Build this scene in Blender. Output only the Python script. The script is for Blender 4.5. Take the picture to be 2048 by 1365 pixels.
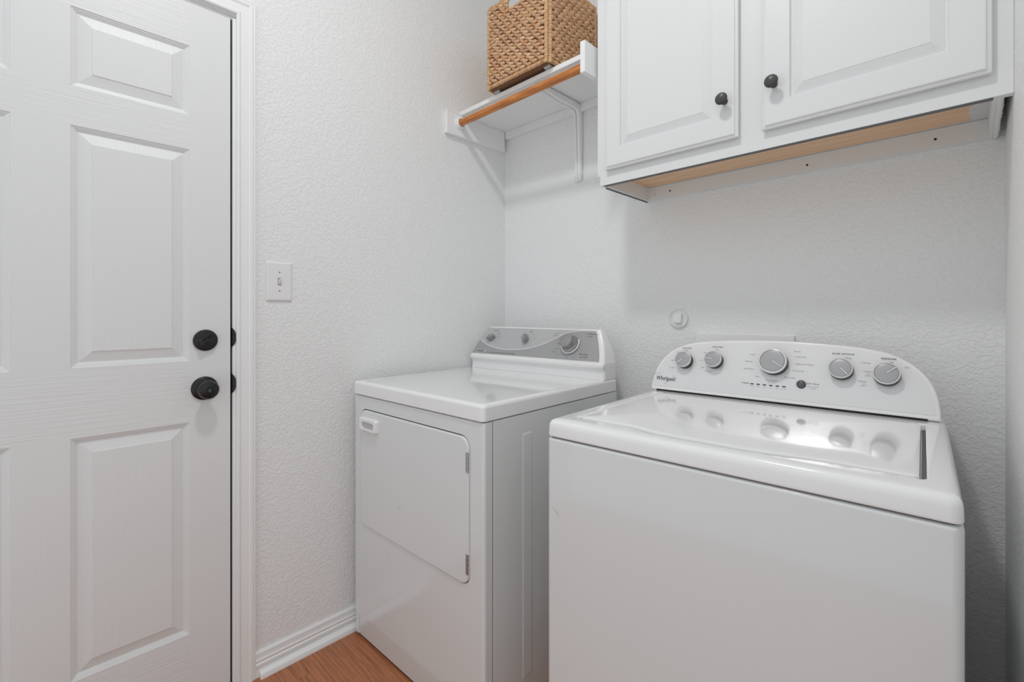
import bpy, bmesh, math, random
from mathutils import Vector, Matrix
random.seed(7)
SC = bpy.context.scene
COL = SC.collection
for o in list(bpy.data.objects):
    bpy.data.objects.remove(o)

# ------------------------------------------------------------------ camera, world, lights, exposure
YAW = 0.77936
cam = bpy.data.objects.new('camera', bpy.data.cameras.new('camera'))
COL.objects.link(cam)
SC.camera = cam
cam.location = (1.6086, -1.5798, 1.15)
cam.rotation_euler = (math.pi / 2, 0, YAW)
cam.data.sensor_width = 36.0
cam.data.lens = 927.9 / 2048 * 36.0
cam.data.shift_y = -56.0 / 2048
cam.data.clip_start = 0.01

world = bpy.data.worlds.new('world')
SC.world = world
world.use_nodes = True
world.node_tree.nodes['Background'].inputs[0].default_value = (0.93, 0.972, 1.0, 1)
world.node_tree.nodes['Background'].inputs[1].default_value = 0.83

lamp = bpy.data.objects.new('ceiling_lamp_light', bpy.data.lights.new('ceiling_lamp_light', 'AREA'))
COL.objects.link(lamp)
lamp.location = (1.03, -1.33, 2.98)
lamp.data.energy = 13.5
lamp.data.color = (1.0, 0.99, 0.985)
lamp.data.shape = 'DISK'
lamp.data.size = 0.20

SC.view_settings.view_transform = 'Standard'
SC.view_settings.look = 'None'
SC.view_settings.gamma = 1.0
SC.view_settings.use_curve_mapping = False
SC.view_settings.exposure = -0.03
SC.cycles.max_bounces = 24
SC.cycles.diffuse_bounces = 16
SC.cycles.glossy_bounces = 8


# ------------------------------------------------------------------ materials
def new_mat(name, color, rough=0.5, metal=0.0, coat=0.0, spec=0.5):
    m = bpy.data.materials.new(name)
    m.use_nodes = True
    b = m.node_tree.nodes['Principled BSDF']
    b.inputs['Base Color'].default_value = (*color, 1)
    b.inputs['Roughness'].default_value = rough
    b.inputs['Metallic'].default_value = metal
    b.inputs['Coat Weight'].default_value = coat
    b.inputs['Coat Roughness'].default_value = 0.06
    b.inputs['Specular IOR Level'].default_value = spec
    return m


def nodes(m):
    nt = m.node_tree
    return nt, nt.nodes['Principled BSDF']


def N(nt, kind, **kw):
    n = nt.nodes.new(kind)
    for k, v in kw.items():
        if k in n.inputs:
            n.inputs[k].default_value = v
        else:
            setattr(n, k, v)
    return n


def coords(nt, scale=(1, 1, 1), kind='Object'):
    tc = N(nt, 'ShaderNodeTexCoord')
    mp = N(nt, 'ShaderNodeMapping')
    mp.inputs['Scale'].default_value = scale
    nt.links.new(tc.outputs[kind], mp.inputs['Vector'])
    return mp.outputs[0]


def add_bump(m, sock, strength, dist):
    nt, b = nodes(m)
    bp = N(nt, 'ShaderNodeBump')
    bp.inputs['Strength'].default_value = strength
    bp.inputs['Distance'].default_value = dist
    nt.links.new(sock, bp.inputs['Height'])
    nt.links.new(bp.outputs[0], b.inputs['Normal'])


def wall_mat(name, color):
    m = new_mat(name, color, 0.55, spec=0.35)
    nt, b = nodes(m)
    v = coords(nt)
    n1 = N(nt, 'ShaderNodeTexNoise', Scale=95.0, Detail=2.5, Roughness=0.5, Distortion=0.7)
    nt.links.new(v, n1.inputs['Vector'])
    r = N(nt, 'ShaderNodeValToRGB')
    r.color_ramp.elements[0].position = 0.40
    r.color_ramp.elements[1].position = 0.60
    r.color_ramp.interpolation = 'EASE'
    nt.links.new(n1.outputs['Fac'], r.inputs[0])
    add_bump(m, r.outputs[0], 0.5, 0.0016)
    return m


def grain_mat(name, color, rough, scale, strength=0.5, dist=0.0005, wave=False):
    """white paint over embossed wood grain; scale stretches the noise"""
    m = new_mat(name, color, rough)
    nt, b = nodes(m)
    v = coords(nt, scale)
    n1 = N(nt, 'ShaderNodeTexNoise', Scale=1.0, Detail=2.0, Roughness=0.5, Distortion=0.35)
    nt.links.new(v, n1.inputs['Vector'])
    add_bump(m, n1.outputs['Fac'], strength, dist)
    return m


def panel_grain_mat(name, color, rough):
    m = new_mat(name, color, rough)
    nt, b = nodes(m)
    v = coords(nt, (1, 10.0, 2.2))
    n1 = N(nt, 'ShaderNodeTexNoise', Scale=1.0, Detail=1.0)
    nt.links.new(v, n1.inputs['Vector'])
    mul = N(nt, 'ShaderNodeMath', operation='MULTIPLY')
    mul.inputs[1].default_value = 110.0
    nt.links.new(n1.outputs['Fac'], mul.inputs[0])
    s = N(nt, 'ShaderNodeMath', operation='SINE')
    nt.links.new(mul.outputs[0], s.inputs[0])
    add_bump(m, s.outputs[0], 0.25, 0.0003)
    return m


def wood_mat(name, c1, c2, scale, rough=0.35, dist=2.5, bump=0.2, contrast=(0.3, 0.7), amp=0.16, freq=42.0):
    m = new_mat(name, c1, rough)
    nt, b = nodes(m)
    v = coords(nt, scale)
    oi = N(nt, 'ShaderNodeObjectInfo')
    ad = N(nt, 'ShaderNodeVectorMath', operation='ADD')
    sc = N(nt, 'ShaderNodeVectorMath', operation='SCALE')
    sc.inputs[3].default_value = 37.0
    nt.links.new(oi.outputs['Random'], sc.inputs[0])
    nt.links.new(v, ad.inputs[0])
    nt.links.new(sc.outputs[0], ad.inputs[1])
    n0 = N(nt, 'ShaderNodeTexNoise', Scale=0.55, Detail=1.5)
    nt.links.new(ad.outputs[0], n0.inputs['Vector'])
    mul = N(nt, 'ShaderNodeMath', operation='MULTIPLY')
    mul.inputs[1].default_value = freq
    nt.links.new(n0.outputs['Fac'], mul.inputs[0])
    si = N(nt, 'ShaderNodeMath', operation='SINE')
    nt.links.new(mul.outputs[0], si.inputs[0])
    n1 = N(nt, 'ShaderNodeTexNoise', Scale=3.0, Detail=6.0, Roughness=0.65, Distortion=dist * 0.2)
    nt.links.new(ad.outputs[0], n1.inputs['Vector'])
    mx = N(nt, 'ShaderNodeMath', operation='MULTIPLY_ADD')
    mx.inputs[1].default_value = amp
    nt.links.new(si.outputs[0], mx.inputs[0])
    nt.links.new(n1.outputs['Fac'], mx.inputs[2])
    r = N(nt, 'ShaderNodeValToRGB')
    r.color_ramp.elements[0].position = contrast[0]
    r.color_ramp.elements[0].color = (*c2, 1)
    r.color_ramp.elements[1].position = contrast[1]
    r.color_ramp.elements[1].color = (*c1, 1)
    nt.links.new(mx.outputs[0], r.inputs[0])
    nt.links.new(r.outputs[0], b.inputs['Base Color'])
    add_bump(m, mx.outputs[0], bump, 0.0004)
    return m


M_WALL = wall_mat('wall_paint', (0.825, 0.834, 0.834))
M_CEIL = new_mat('ceiling_paint', (0.86, 0.86, 0.86), 0.8)
M_TRIM = new_mat('trim_paint', (0.833, 0.843, 0.845), 0.32)
M_DOORV = grain_mat('door_paint_vertical_grain', (0.745, 0.755, 0.756), 0.42, (1, 260, 5), 0.45, 0.0008)
M_DOORH = grain_mat('door_paint_horizontal_grain', (0.745, 0.755, 0.756), 0.42, (1, 5, 240), 0.75, 0.0012)
M_DOORP = panel_grain_mat('door_paint_panel_grain', (0.745, 0.755, 0.756), 0.42)
M_DOORS = grain_mat('door_paint_smooth', (0.745, 0.755, 0.756), 0.42, (1, 120, 4), 0.12, 0.0004)
M_CAB = grain_mat('cabinet_paint', (0.76, 0.772, 0.773), 0.3, (160, 160, 5), 0.18, 0.0004)
M_SHELF = new_mat('shelf_paint', (0.845, 0.857, 0.86), 0.4)
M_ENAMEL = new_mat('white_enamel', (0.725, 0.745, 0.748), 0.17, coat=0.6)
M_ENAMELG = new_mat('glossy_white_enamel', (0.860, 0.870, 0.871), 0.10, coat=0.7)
M_CONSOLE = new_mat('console_plastic', (0.88, 0.88, 0.882), 0.25, coat=0.3)
M_CPANEL = new_mat('satin_control_panel', (0.79, 0.79, 0.793), 0.28, metal=0.15)
M_BLACK = new_mat('black_metal', (0.009, 0.009, 0.010), 0.30, spec=0.45)
M_DARKK = new_mat('graphite_knob', (0.06, 0.06, 0.063), 0.38)
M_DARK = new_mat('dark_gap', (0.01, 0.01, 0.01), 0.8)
M_SKIRT = new_mat('dark_knob_skirt', (0.03, 0.03, 0.032), 0.3)
M_RING = new_mat('silver_ring', (0.86, 0.86, 0.865), 0.2, metal=0.25)
M_KFACE = new_mat('grey_knob_face', (0.42, 0.42, 0.43), 0.28, metal=0.25)
M_POINT = new_mat('pointer_white', (0.85, 0.85, 0.86), 0.3)
M_BTN = new_mat('grey_button', (0.10, 0.10, 0.105), 0.3)
M_INK = new_mat('dark_ink', (0.03, 0.03, 0.035), 0.5)
M_INKG = new_mat('grey_ink', (0.30, 0.30, 0.31), 0.5)
M_DSILV = new_mat('silver_panel_light', (0.52, 0.52, 0.525), 0.42, metal=0.2)
M_DSILD = new_mat('silver_panel_dark', (0.40, 0.40, 0.405), 0.42, metal=0.2)
M_DKNOB = new_mat('pewter_knob', (0.36, 0.36, 0.365), 0.25, metal=0.6)
M_CHROME = new_mat('bare_steel', (0.45, 0.45, 0.46), 0.3, metal=0.9)
M_DINK = new_mat('dryer_ink', (0.13, 0.13, 0.135), 0.5)
M_RECESS = new_mat('handle_recess', (0.50, 0.50, 0.505), 0.4)
M_RAW_SHADE = new_mat('raw_edge', (0.16, 0.165, 0.17), 0.8)  # unpainted edges; also painted shade in the lid slot and the cabinet gap board
M_SPIN = new_mat('switch_plastic', (0.80, 0.80, 0.80), 0.3)
M_FOOTM = new_mat('painted_steel_foot', (0.42, 0.47, 0.49), 0.4, metal=0.3)
M_FLOOR = wood_mat('floor_laminate', (0.48, 0.185, 0.080), (0.27, 0.095, 0.042), (2.6, 62, 1), 0.34, 2.5, 0.12, (0.30, 0.60), 0.05, 30.0)
M_ROD = wood_mat('rod_wood', (0.66, 0.25, 0.055), (0.40, 0.125, 0.028), (3.5, 40, 40), 0.35, 2.0, 0.1, (0.30, 0.66))


def ply_mat():
    m = wood_mat('cabinet_underside_wood', (0.84, 0.58, 0.38), (0.72, 0.46, 0.28), (2.5, 26, 1), 0.5, 2.0, 0.05, (0.2, 0.75))
    nt, b = nodes(m)
    tc = N(nt, 'ShaderNodeTexCoord')
    sp = N(nt, 'ShaderNodeSeparateXYZ')
    nt.links.new(tc.outputs['Object'], sp.inputs[0])
    no = N(nt, 'ShaderNodeTexNoise', Scale=60.0, Detail=6.0)
    nt.links.new(tc.outputs['Object'], no.inputs['Vector'])
    x = N(nt, 'ShaderNodeMath', operation='MULTIPLY_ADD')
    x.inputs[1].default_value = 0.03
    nt.links.new(no.outputs['Fac'], x.inputs[0])
    nt.links.new(sp.outputs['X'], x.inputs[2])
    g = N(nt, 'ShaderNodeMath', operation='GREATER_THAN')
    g.inputs[1].default_value = 1.622
    nt.links.new(x.outputs[0], g.inputs[0])
    y = N(nt, 'ShaderNodeMath', operation='MULTIPLY_ADD')
    y.inputs[1].default_value = 0.016
    nt.links.new(no.outputs['Fac'], y.inputs[0])
    nt.links.new(sp.outputs['Y'], y.inputs[2])
    g2 = N(nt, 'ShaderNodeMath', operation='GREATER_THAN')
    g2.inputs[1].default_value = -0.0175
    nt.links.new(y.outputs[0], g2.inputs[0])
    mxm = N(nt, 'ShaderNodeMath', operation='MAXIMUM')
    nt.links.new(g.outputs[0], mxm.inputs[0])
    nt.links.new(g2.outputs[0], mxm.inputs[1])
    src = b.inputs['Base Color'].links[0].from_socket
    mix = N(nt, 'ShaderNodeMix', data_type='RGBA')
    nt.links.new(mxm.outputs[0], mix.inputs[0])
    nt.links.new(src, mix.inputs[6])
    mix.inputs[7].default_value = (0.66, 0.67, 0.68, 1)
    nt.links.new(mix.outputs[2], b.inputs['Base Color'])
    return m


M_PLY = ply_mat()


def straw_mat(name, stops):
    m = new_mat(name, (0.5, 0.3, 0.15), 0.55)
    nt, b = nodes(m)
    g = N(nt, 'ShaderNodeNewGeometry')
    r = N(nt, 'ShaderNodeValToRGB')
    els = r.color_ramp.elements
    els[0].position, els[0].color = stops[0][0], (*stops[0][1], 1)
    els[1].position, els[1].color = stops[-1][0], (*stops[-1][1], 1)
    for p, c in stops[1:-1]:
        e = els.new(p)
        e.color = (*c, 1)
    oi = N(nt, 'ShaderNodeObjectInfo')
    ma = N(nt, 'ShaderNodeMath', operation='MULTIPLY_ADD')
    ma.inputs[1].default_value = 7.31
    nt.links.new(oi.outputs['Random'], ma.inputs[0])
    nt.links.new(g.outputs['Random Per Island'], ma.inputs[2])
    fr_ = N(nt, 'ShaderNodeMath', operation='FRACT')
    nt.links.new(ma.outputs[0], fr_.inputs[0])
    nt.links.new(fr_.outputs[0], r.inputs[0])
    v = coords(nt, (40, 40, 160))
    n1 = N(nt, 'ShaderNodeTexNoise', Scale=4.0, Detail=3.0)
    nt.links.new(v, n1.inputs['Vector'])
    mix = N(nt, 'ShaderNodeMix', data_type='RGBA', blend_type='MULTIPLY')
    mix.inputs[0].default_value = 0.5
    r2 = N(nt, 'ShaderNodeValToRGB')
    r2.color_ramp.elements[0].color = (0.6, 0.55, 0.5, 1)
    r2.color_ramp.elements[0].position = 0.3
    r2.color_ramp.elements[1].position = 0.6
    nt.links.new(n1.outputs['Fac'], r2.inputs[0])
    nt.links.new(r.outputs[0], mix.inputs[6])
    nt.links.new(r2.outputs[0], mix.inputs[7])
    nt.links.new(mix.outputs[2], b.inputs['Base Color'])
    add_bump(m, n1.outputs['Fac'], 0.3, 0.0005)
    return m


M_STRAW = straw_mat('hyacinth_strand', [(0.0, (0.58, 0.34, 0.18)), (0.3, (0.70, 0.45, 0.25)), (0.55, (0.55, 0.32, 0.20)),
                                        (0.8, (0.74, 0.50, 0.29)), (0.95, (0.62, 0.30, 0.13)), (1.0, (0.44, 0.25, 0.17))])
M_WRAP = straw_mat('hyacinth_wrapping', [(0.0, (0.62, 0.39, 0.20)), (0.5, (0.70, 0.46, 0.25)), (1.0, (0.55, 0.29, 0.12))])
M_CORE = new_mat('basket_core', (0.20, 0.10, 0.05), 0.8)


# ------------------------------------------------------------------ mesh builder
def rr(a0, a1, b0, b1, r=0.0, n=6):
    """rounded rectangle as list of (a, b), counter-clockwise from the lower left"""
    if r <= 0:
        return [(a0, b0), (a1, b0), (a1, b1), (a0, b1)]
    pts = []
    for cx, cy, s in ((a1 - r, b0 + r, -90), (a1 - r, b1 - r, 0), (a0 + r, b1 - r, 90), (a0 + r, b0 + r, 180)):
        for i in range(n + 1):
            t = math.radians(s + 90 * i / n)
            pts.append((cx + r * math.cos(t), cy + r * math.sin(t)))
    return pts


class MB:
    def __init__(s):
        s.v, s.f, s.m = [], [], []
        s.slot = 0

    def add(s, verts, faces):
        b = len(s.v)
        s.v += [tuple(p) for p in verts]
        for f in faces:
            s.f.append(tuple(b + i for i in f))
            s.m.append(s.slot)
        return s

    def box(s, x0, x1, y0, y1, z0, z1):
        return s.add([(x0, y0, z0), (x1, y0, z0), (x1, y1, z0), (x0, y1, z0), (x0, y0, z1), (x1, y0, z1), (x1, y1, z1), (x0, y1, z1)],
                     [(0, 3, 2, 1), (4, 5, 6, 7), (0, 1, 5, 4), (1, 2, 6, 5), (2, 3, 7, 6), (3, 0, 4, 7)])

    def loft(s, rings, cap0=True, cap1=True, closed=True):
        n = len(rings[0])
        vs = [p for r in rings for p in r]
        fs = []
        for k in range(len(rings) - 1):
            for i in range(n if closed else n - 1):
                j = (i + 1) % n
                fs.append((k * n + i, k * n + j, (k + 1) * n + j, (k + 1) * n + i))
        if cap0:
            fs.append(tuple(reversed(range(n))))
        if cap1:
            fs.append(tuple((len(rings) - 1) * n + i for i in range(n)))
        return s.add(vs, fs)

    def rev(s, prof, n=32, mat=None, cap0=True, cap1=True):
        """revolve (r, h) round +Z, then transform by mat"""
        mat = mat or Matrix()
        rings = [[mat @ Vector((max(r, 1e-5) * math.cos(2 * math.pi * i / n), max(r, 1e-5) * math.sin(2 * math.pi * i / n), h)) for i in range(n)] for r, h in prof]
        return s.loft(rings, cap0, cap1)

    def tube(s, pts, r, n=10):
        rings = []
        P = [Vector(p) for p in pts]
        up = Vector((0.13, 0.21, 0.97))
        for i, p in enumerate(P):
            d = (P[min(i + 1, len(P) - 1)] - P[max(i - 1, 0)]).normalized()
            a = d.cross(up).normalized()
            b = d.cross(a)
            rings.append([p + a * r * math.cos(2 * math.pi * k / n) + b * r * math.sin(2 * math.pi * k / n) for k in range(n)])
        return s.loft(rings)

    def map(s, fn, start=0):
        s.v[start:] = [tuple(fn(Vector(p))) for p in s.v[start:]]
        return s

    def build(s, name, mat, parent=None, bevel=0.0, seg=2, angle=35, loc=None, wn=True):
        me = bpy.data.meshes.new(name)
        me.from_pydata(s.v, [], s.f)
        mats = mat if isinstance(mat, (list, tuple)) else [mat]
        for x in mats:
            me.materials.append(x)
        me.polygons.foreach_set('material_index', s.m)
        bm = bmesh.new()
        bm.from_mesh(me)
        bmesh.ops.recalc_face_normals(bm, faces=bm.faces)
        bm.to_mesh(me)
        bm.free()
        me.shade_smooth()
        me.set_sharp_from_angle(angle=math.radians(angle))
        o = bpy.data.objects.new(name, me)
        COL.objects.link(o)
        if parent:
            o.parent = parent
        if loc:
            o.location = loc
        if wn and not bevel:
            wm = o.modifiers.new('weighted', 'WEIGHTED_NORMAL')
            wm.keep_sharp = True
            wm.weight = 60
        if bevel:
            b = o.modifiers.new('bevel', 'BEVEL')
            b.width = bevel
            b.segments = seg
            b.limit_method = 'ANGLE'
            b.angle_limit = math.radians(40)
            b.harden_normals = True
        return o


def thing(name, label, cat, loc=(0, 0, 0), rotz=0, group=None):
    o = bpy.data.objects.new(name, None)
    COL.objects.link(o)
    o.location = loc
    o.rotation_euler = (0, 0, rotz)
    o.empty_display_size = 0.1
    o['label'] = label
    o['category'] = cat
    if group:
        o['group'] = group
    return o


def tag(o, label, cat, group=None):
    o['label'] = label
    o['category'] = cat
    if group:
        o['group'] = group
    return o


def struct(o, label=None):
    o['kind'] = 'structure'
    if label:
        o['label'] = label
    return o


def lab(o, label):
    o['label'] = label
    return o


FONT_CACHE = {}


def text_geo(txt, size, x, y, align='CENTER', sx=1.0, shear=0.0, weight=0.0):
    """flat letter outlines -> (verts 2d, faces)"""
    c = bpy.data.curves.new('t', 'FONT')
    c.body = txt
    c.size = size
    c.align_x = align
    c.align_y = 'CENTER'
    c.shear = shear
    c.offset = weight
    c.resolution_u = 3
    o = bpy.data.objects.new('t', c)
    COL.objects.link(o)
    dg = bpy.context.evaluated_depsgraph_get()
    me = bpy.data.meshes.new_from_object(o.evaluated_get(dg))
    vs = [(v.co.x * sx + x, v.co.y + y) for v in me.vertices]
    fs = [tuple(p.vertices) for p in me.polygons]
    bpy.data.objects.remove(o)
    bpy.data.curves.remove(c)
    bpy.data.meshes.remove(me)
    return vs, fs


def lettering(name, items, fn, mat, parent):
    """items: (text, size, x, y[, options]); fn maps (a, b) on a face to a 3-D point; one mesh per legend"""
    for it in items:
        mb = MB()
        kw = it[4] if len(it) > 4 else {}
        vs, fs = text_geo(it[0], it[1], it[2], it[3], **kw)
        mb.add([fn(a, b) for a, b in vs], fs)
        me = bpy.data.meshes.new(name)
        me.from_pydata(mb.v, [], mb.f)
        me.materials.append(mat)
        o = bpy.data.objects.new(name, me)
        COL.objects.link(o)
        o.parent = parent


def rings_x(x_of, bounds, prof):
    """nested rectangles on a face looking along x; prof: (inset, depth)"""
    y0, y1, z0, z1 = bounds
    return [[(x_of + d, a, b) for a, b in rr(y0 + i, y1 - i, z0 + i, z1 - i)] for i, d in prof]


def rings_y(y_of, bounds, prof, r=0, n=6):
    x0, x1, z0, z1 = bounds
    return [[(a, y_of + d, b) for a, b in rr(x0 + i, x1 - i, z0 + i, z1 - i, max(r - i * 0.6, 0.001) if r else 0, n)] for i, d in prof]


# ------------------------------------------------------------------ room shell
RX = 1.6666        # right wall
CEIL = 3.08
XR, YF = 2.9, -2.35

fl = MB().box(-0.15, XR, YF, 0.12, -0.10, -0.004).build('floor', M_DARK)
struct(fl, 'orange-brown oak laminate floor')
pw, pl = 0.192, 1.28
row = 0
y = -0.02
while y > YF:
    off = (row * 0.47) % pl
    x = 0.0 - off - 0.1
    while x < XR:
        x0, x1 = max(x, 0.0) + 0.0004, min(x + pl, XR) - 0.0004
        y1, y0 = y - 0.0004, max(y - pw, YF) + 0.0004
        if x1 - x0 > 0.03 and y1 - y0 > 0.03:
            b = MB().box(x0, x1, y0, y1, -0.004, 0.0)
            b.build('floor_plank', M_FLOOR, fl)
        x += pl
    y -= pw
    row += 1

wl = MB()
wl.box(-0.12, 0, -1.1612, 0.12, -0.004, CEIL)
wl.box(-0.12, 0, -2.012, -1.1612, 2.0625, CEIL)
wl.box(-0.12, 0, YF, -2.012, -0.004, CEIL)
struct(wl.build('wall_left', M_WALL), 'white textured left wall with the panelled door')
struct(MB().box(0, 3.02, 0, 0.12, -0.004, CEIL).build('wall_back', M_WALL), 'white textured back wall behind the two machines')
struct(MB().box(RX, RX + 0.12, -0.97, 0, -0.004, CEIL).build('wall_right', M_WALL), 'white textured short wall right of the washer')
struct(MB().box(-0.12, XR + 0.12, YF, 0.12, CEIL, CEIL + 0.1).build('ceiling', M_CEIL))

# baseboards: profile (out, up)
BP = [(0, 0), (0.012, 0), (0.012, 0.030), (0.0145, 0.034), (0.0145, 0.041), (0.011, 0.044), (0.0125, 0.050), (0.0125, 0.053), (0.010, 0.056), (0.0085, 0.064), (0.009, 0.072), (0.006, 0.0765), (0, 0.0765)]
SHOE = [(0.0125, 0.0002), (0.030, 0.0002), (0.0298, 0.008), (0.027, 0.015), (0.021, 0.020), (0.0135, 0.0225), (0.0125, 0.0225)]


def extr(prof, pt, a, b):
    return MB().loft([[pt(p, a) for p in prof], [pt(p, b) for p in prof]])


o = extr(BP, lambda p, t: (p[0], t, p[1]), -1.1085, -0.001).build('baseboard_left', M_TRIM, angle=25)
struct(o, 'low moulded white baseboard along the left wall')
s = extr(SHOE, lambda p, t: (p[0], t, p[1]), -1.099, -0.001).build('shoe_moulding', M_TRIM, o, angle=25)
o = extr(BP, lambda p, t: (t, -p[0], p[1]), 0.031, RX - 0.001).build('baseboard_back', M_TRIM, angle=25)
struct(o)
o = extr(BP, lambda p, t: (RX - p[0], t, p[1]), -0.97, -0.031).build('baseboard_right', M_TRIM, angle=25)
struct(o)

# door casing (profile: distance from inner edge, thickness)
CP = [(0, 0), (0, 0.0105), (0.003, 0.0118), (0.008, 0.0118), (0.012, 0.0085), (0.016, 0.0090), (0.024, 0.0112), (0.032, 0.0118), (0.036, 0.0140), (0.039, 0.0150), (0.044, 0.0150), (0.047, 0.0125), (0.050, 0.0135), (0.0525, 0.0125), (0.0525, 0)]
YI, ZI = -1.1615, 2.0685      # inner edge of the casing, right and top
YL = -2.010
ring = []
for path in ('b', 'c', 'd', 'e'):
    pts = []
    for w, t in CP:
        if path == 'b': pts.append((t, YI + w, 0.0))
        if path == 'c': pts.append((t, YI + w, ZI + w))
        if path == 'd': pts.append((t, YL - w, ZI + w))
        if path == 'e': pts.append((t, YL - w, 0.0))
    ring.append(pts)
struct(MB().loft(ring).build('trim_1', M_TRIM, angle=22), 'white fluted casing round the door')
# jamb + stop
jb = MB()
jb.box(-0.12, 0.0, -1.1700, -1.1610, 0, 2.055)
jb.box(-0.12, 0.0, -2.011, -2.002, 0, 2.055)
jb.box(-0.12, -0.008, -2.011, -1.1610, 2.0535, 2.0625)
jb.box(-0.058, -0.042, -1.190, -1.1700, 0, 2.0535)
jb.box(-0.058, -0.042, -2.002, -1.990, 0, 2.0535)
jb.box(-0.058, -0.042, -2.002, -1.1700, 2.030, 2.0535)
jamb = struct(jb.build('trim_2', M_TRIM, bevel=0.001), 'white door jamb')
MB().box(-0.036, -0.011, -1.1752, -1.1701, 0.002, 2.050).build('jamb_gap_shade', M_DARK, jamb)  # black strip added so the gap beside the door reads as deep shade
for zc, hh in ((1.0755, 0.029), (0.934, 0.0295)):
    sp = MB()
    sp.box(-0.028, 0.0, -1.1712, -1.1700, zc - hh, zc + hh)
    lip = []
    for i in range(7):
        t = i / 6
        yy = -1.1706 + 0.0085 * t
        xx = 0.0006 + 0.0042 * t * (1 - 0.35 * t)
        h2 = hh * (0.92 - 0.55 * t * t)
        lip.append([(xx, yy, zc - h2), (xx, yy, zc + h2), (xx - 0.0012, yy, zc + h2), (xx - 0.0012, yy, zc - h2)])
    sp.loft(lip)
    sp.build('strike_plate', M_BLACK, jamb)

# ------------------------------------------------------------------ panelled door
DY0, DY1, DZ0, DZ1 = -1.9985, -1.1760, 0.010, 2.0505
DX = -0.0015
cols = [(-1.883, -1.6335), (-1.530, -1.2805)]
rows = [(0.2185, 0.8325), (1.0105, 1.6245), (1.724, 1.9250)]
ys = [DY0, cols[0][0], cols[0][1], cols[1][0], cols[1][1], DY1]
zs = [DZ0, rows[0][0], rows[0][1], rows[1][0], rows[1][1], rows[2][0], rows[2][1], DZ1]
d = MB()
for i in range(5):
    for j in range(7):
        if i in (1, 3) and j in (1, 3, 5):
            continue
        stile = i in (0, 4)
        mull = i == 2 and j in (1, 3, 5)
        d.slot = 3 if i == 4 else (0 if stile or mull else 1)
        a0, a1, b0, b1 = ys[i], ys[i + 1], zs[j], zs[j + 1]
        d.add([(DX, a0, b0), (DX, a1, b0), (DX, a1, b1), (DX, a0, b1)], [(0, 1, 2, 3)])
d.slot = 4
d.loft([[(DX, a, b) for a, b in rr(DY0, DY1, DZ0, DZ1)], [(-0.037, a, b) for a, b in rr(DY0, DY1, DZ0, DZ1)]], False, True)
d.box(-0.036, -0.0115, DY0 + 0.001, DY1 - 0.001, DZ0 + 0.001, DZ1 - 0.001)
door = d.build('door_1', [M_DOORV, M_DOORH, M_DOORP, M_DOORS, M_TRIM], angle=20)
struct(door, 'white six-panel interior door with black hardware')
prof = [(0, 0), (0.0012, -0.0022), (0.0045, -0.0028), (0.0052, -0.0046), (0.0085, -0.0054), (0.0092, -0.0070), (0.0135, -0.0086), (0.0400, -0.0018), (0.0412, 0.0)]
for (a0, a1) in cols:
    for (b0, b1) in rows:
        MB().loft(rings_x(DX, (a0, a1, b0, b1), prof), False, True).build('panel', M_DOORP, door, angle=12)
# knob (axis +x)
RX90 = Matrix.Rotation(math.pi / 2, 4, 'Y')


def axx(y, z, x=0.0):
    return Matrix.Translation((x, y, z)) @ RX90


ky, kz = -1.243, 0.928
rose = MB().rev([(0.0345, 0), (0.0345, 0.003), (0.0325, 0.006), (0.024, 0.009), (0.013, 0.0105), (0.012, 0.028), (0.0, 0.028)], 40, axx(ky, kz, DX)).build('knob_rose', M_BLACK, door, angle=40)
lab(rose, 'round black knob rose on the white door')
MB().rev([(0.0, 0.026), (0.012, 0.026), (0.016, 0.030), (0.0240, 0.0375), (0.0268, 0.045), (0.0265, 0.051), (0.023, 0.057), (0.016, 0.0605), (0.0098, 0.0615), (0.0096, 0.0605), (0.0080, 0.0605), (0.0070, 0.0618), (0.0, 0.0618)], 40, axx(ky, kz, DX)).build('door_knob', M_BLACK, rose, angle=30)
MB().rev([(0.0042, 0.0615), (0.0042, 0.0632), (0.0, 0.0632)], 20, axx(ky, kz, DX)).build('keyhole', M_DARKK, rose)
MB().rev([(0.003, 0.008), (0.003, 0.0100), (0.0, 0.0102)], 14, axx(ky + 0.0, kz + 0.0215, DX)).build('screw', M_DARKK, rose)
dy_, dz_ = -1.241, 1.0695
dead = MB().rev([(0.0315, 0), (0.0315, 0.004), (0.0295, 0.0075), (0.022, 0.010), (0.0, 0.0105)], 40, axx(dy_, dz_, DX)).build('deadbolt_plate', M_BLACK, door, angle=40)
lab(dead, 'round black deadbolt plate with thumb turn')
tb = MB()
L = 0.021
sec = []
for i in range(9):
    t = -1 + 2 * i / 8
    hw = 0.0026 + 0.0040 * t * t
    hgt = 0.0250 - 0.002 * t * t
    c = Vector((0, t * L * math.cos(0.5), t * L * math.sin(0.5)))
    n = Vector((0, -math.sin(0.5), math.cos(0.5)))
    base = Vector((DX, dy_, dz_)) + c
    sec.append([base + n * hw + Vector((0.012, 0, 0)), base - n * hw + Vector((0.012, 0, 0)), base - n * hw + Vector((hgt, 0, 0)), base + n * hw + Vector((hgt, 0, 0))])
tb.loft(sec)
tb.rev([(0.008, 0.009), (0.007, 0.014), (0, 0.014)], 20, axx(dy_, dz_, DX))
tb.build('thumb_turn', M_BLACK, dead, bevel=0.0008)
for sgn in (-1, 1):
    MB().rev([(0.0035, 0.009), (0.0035, 0.0112), (0.0, 0.0114)], 14, axx(dy_ + sgn * 0.0145, dz_, DX)).build('screw', M_DARKK, dead)

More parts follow.
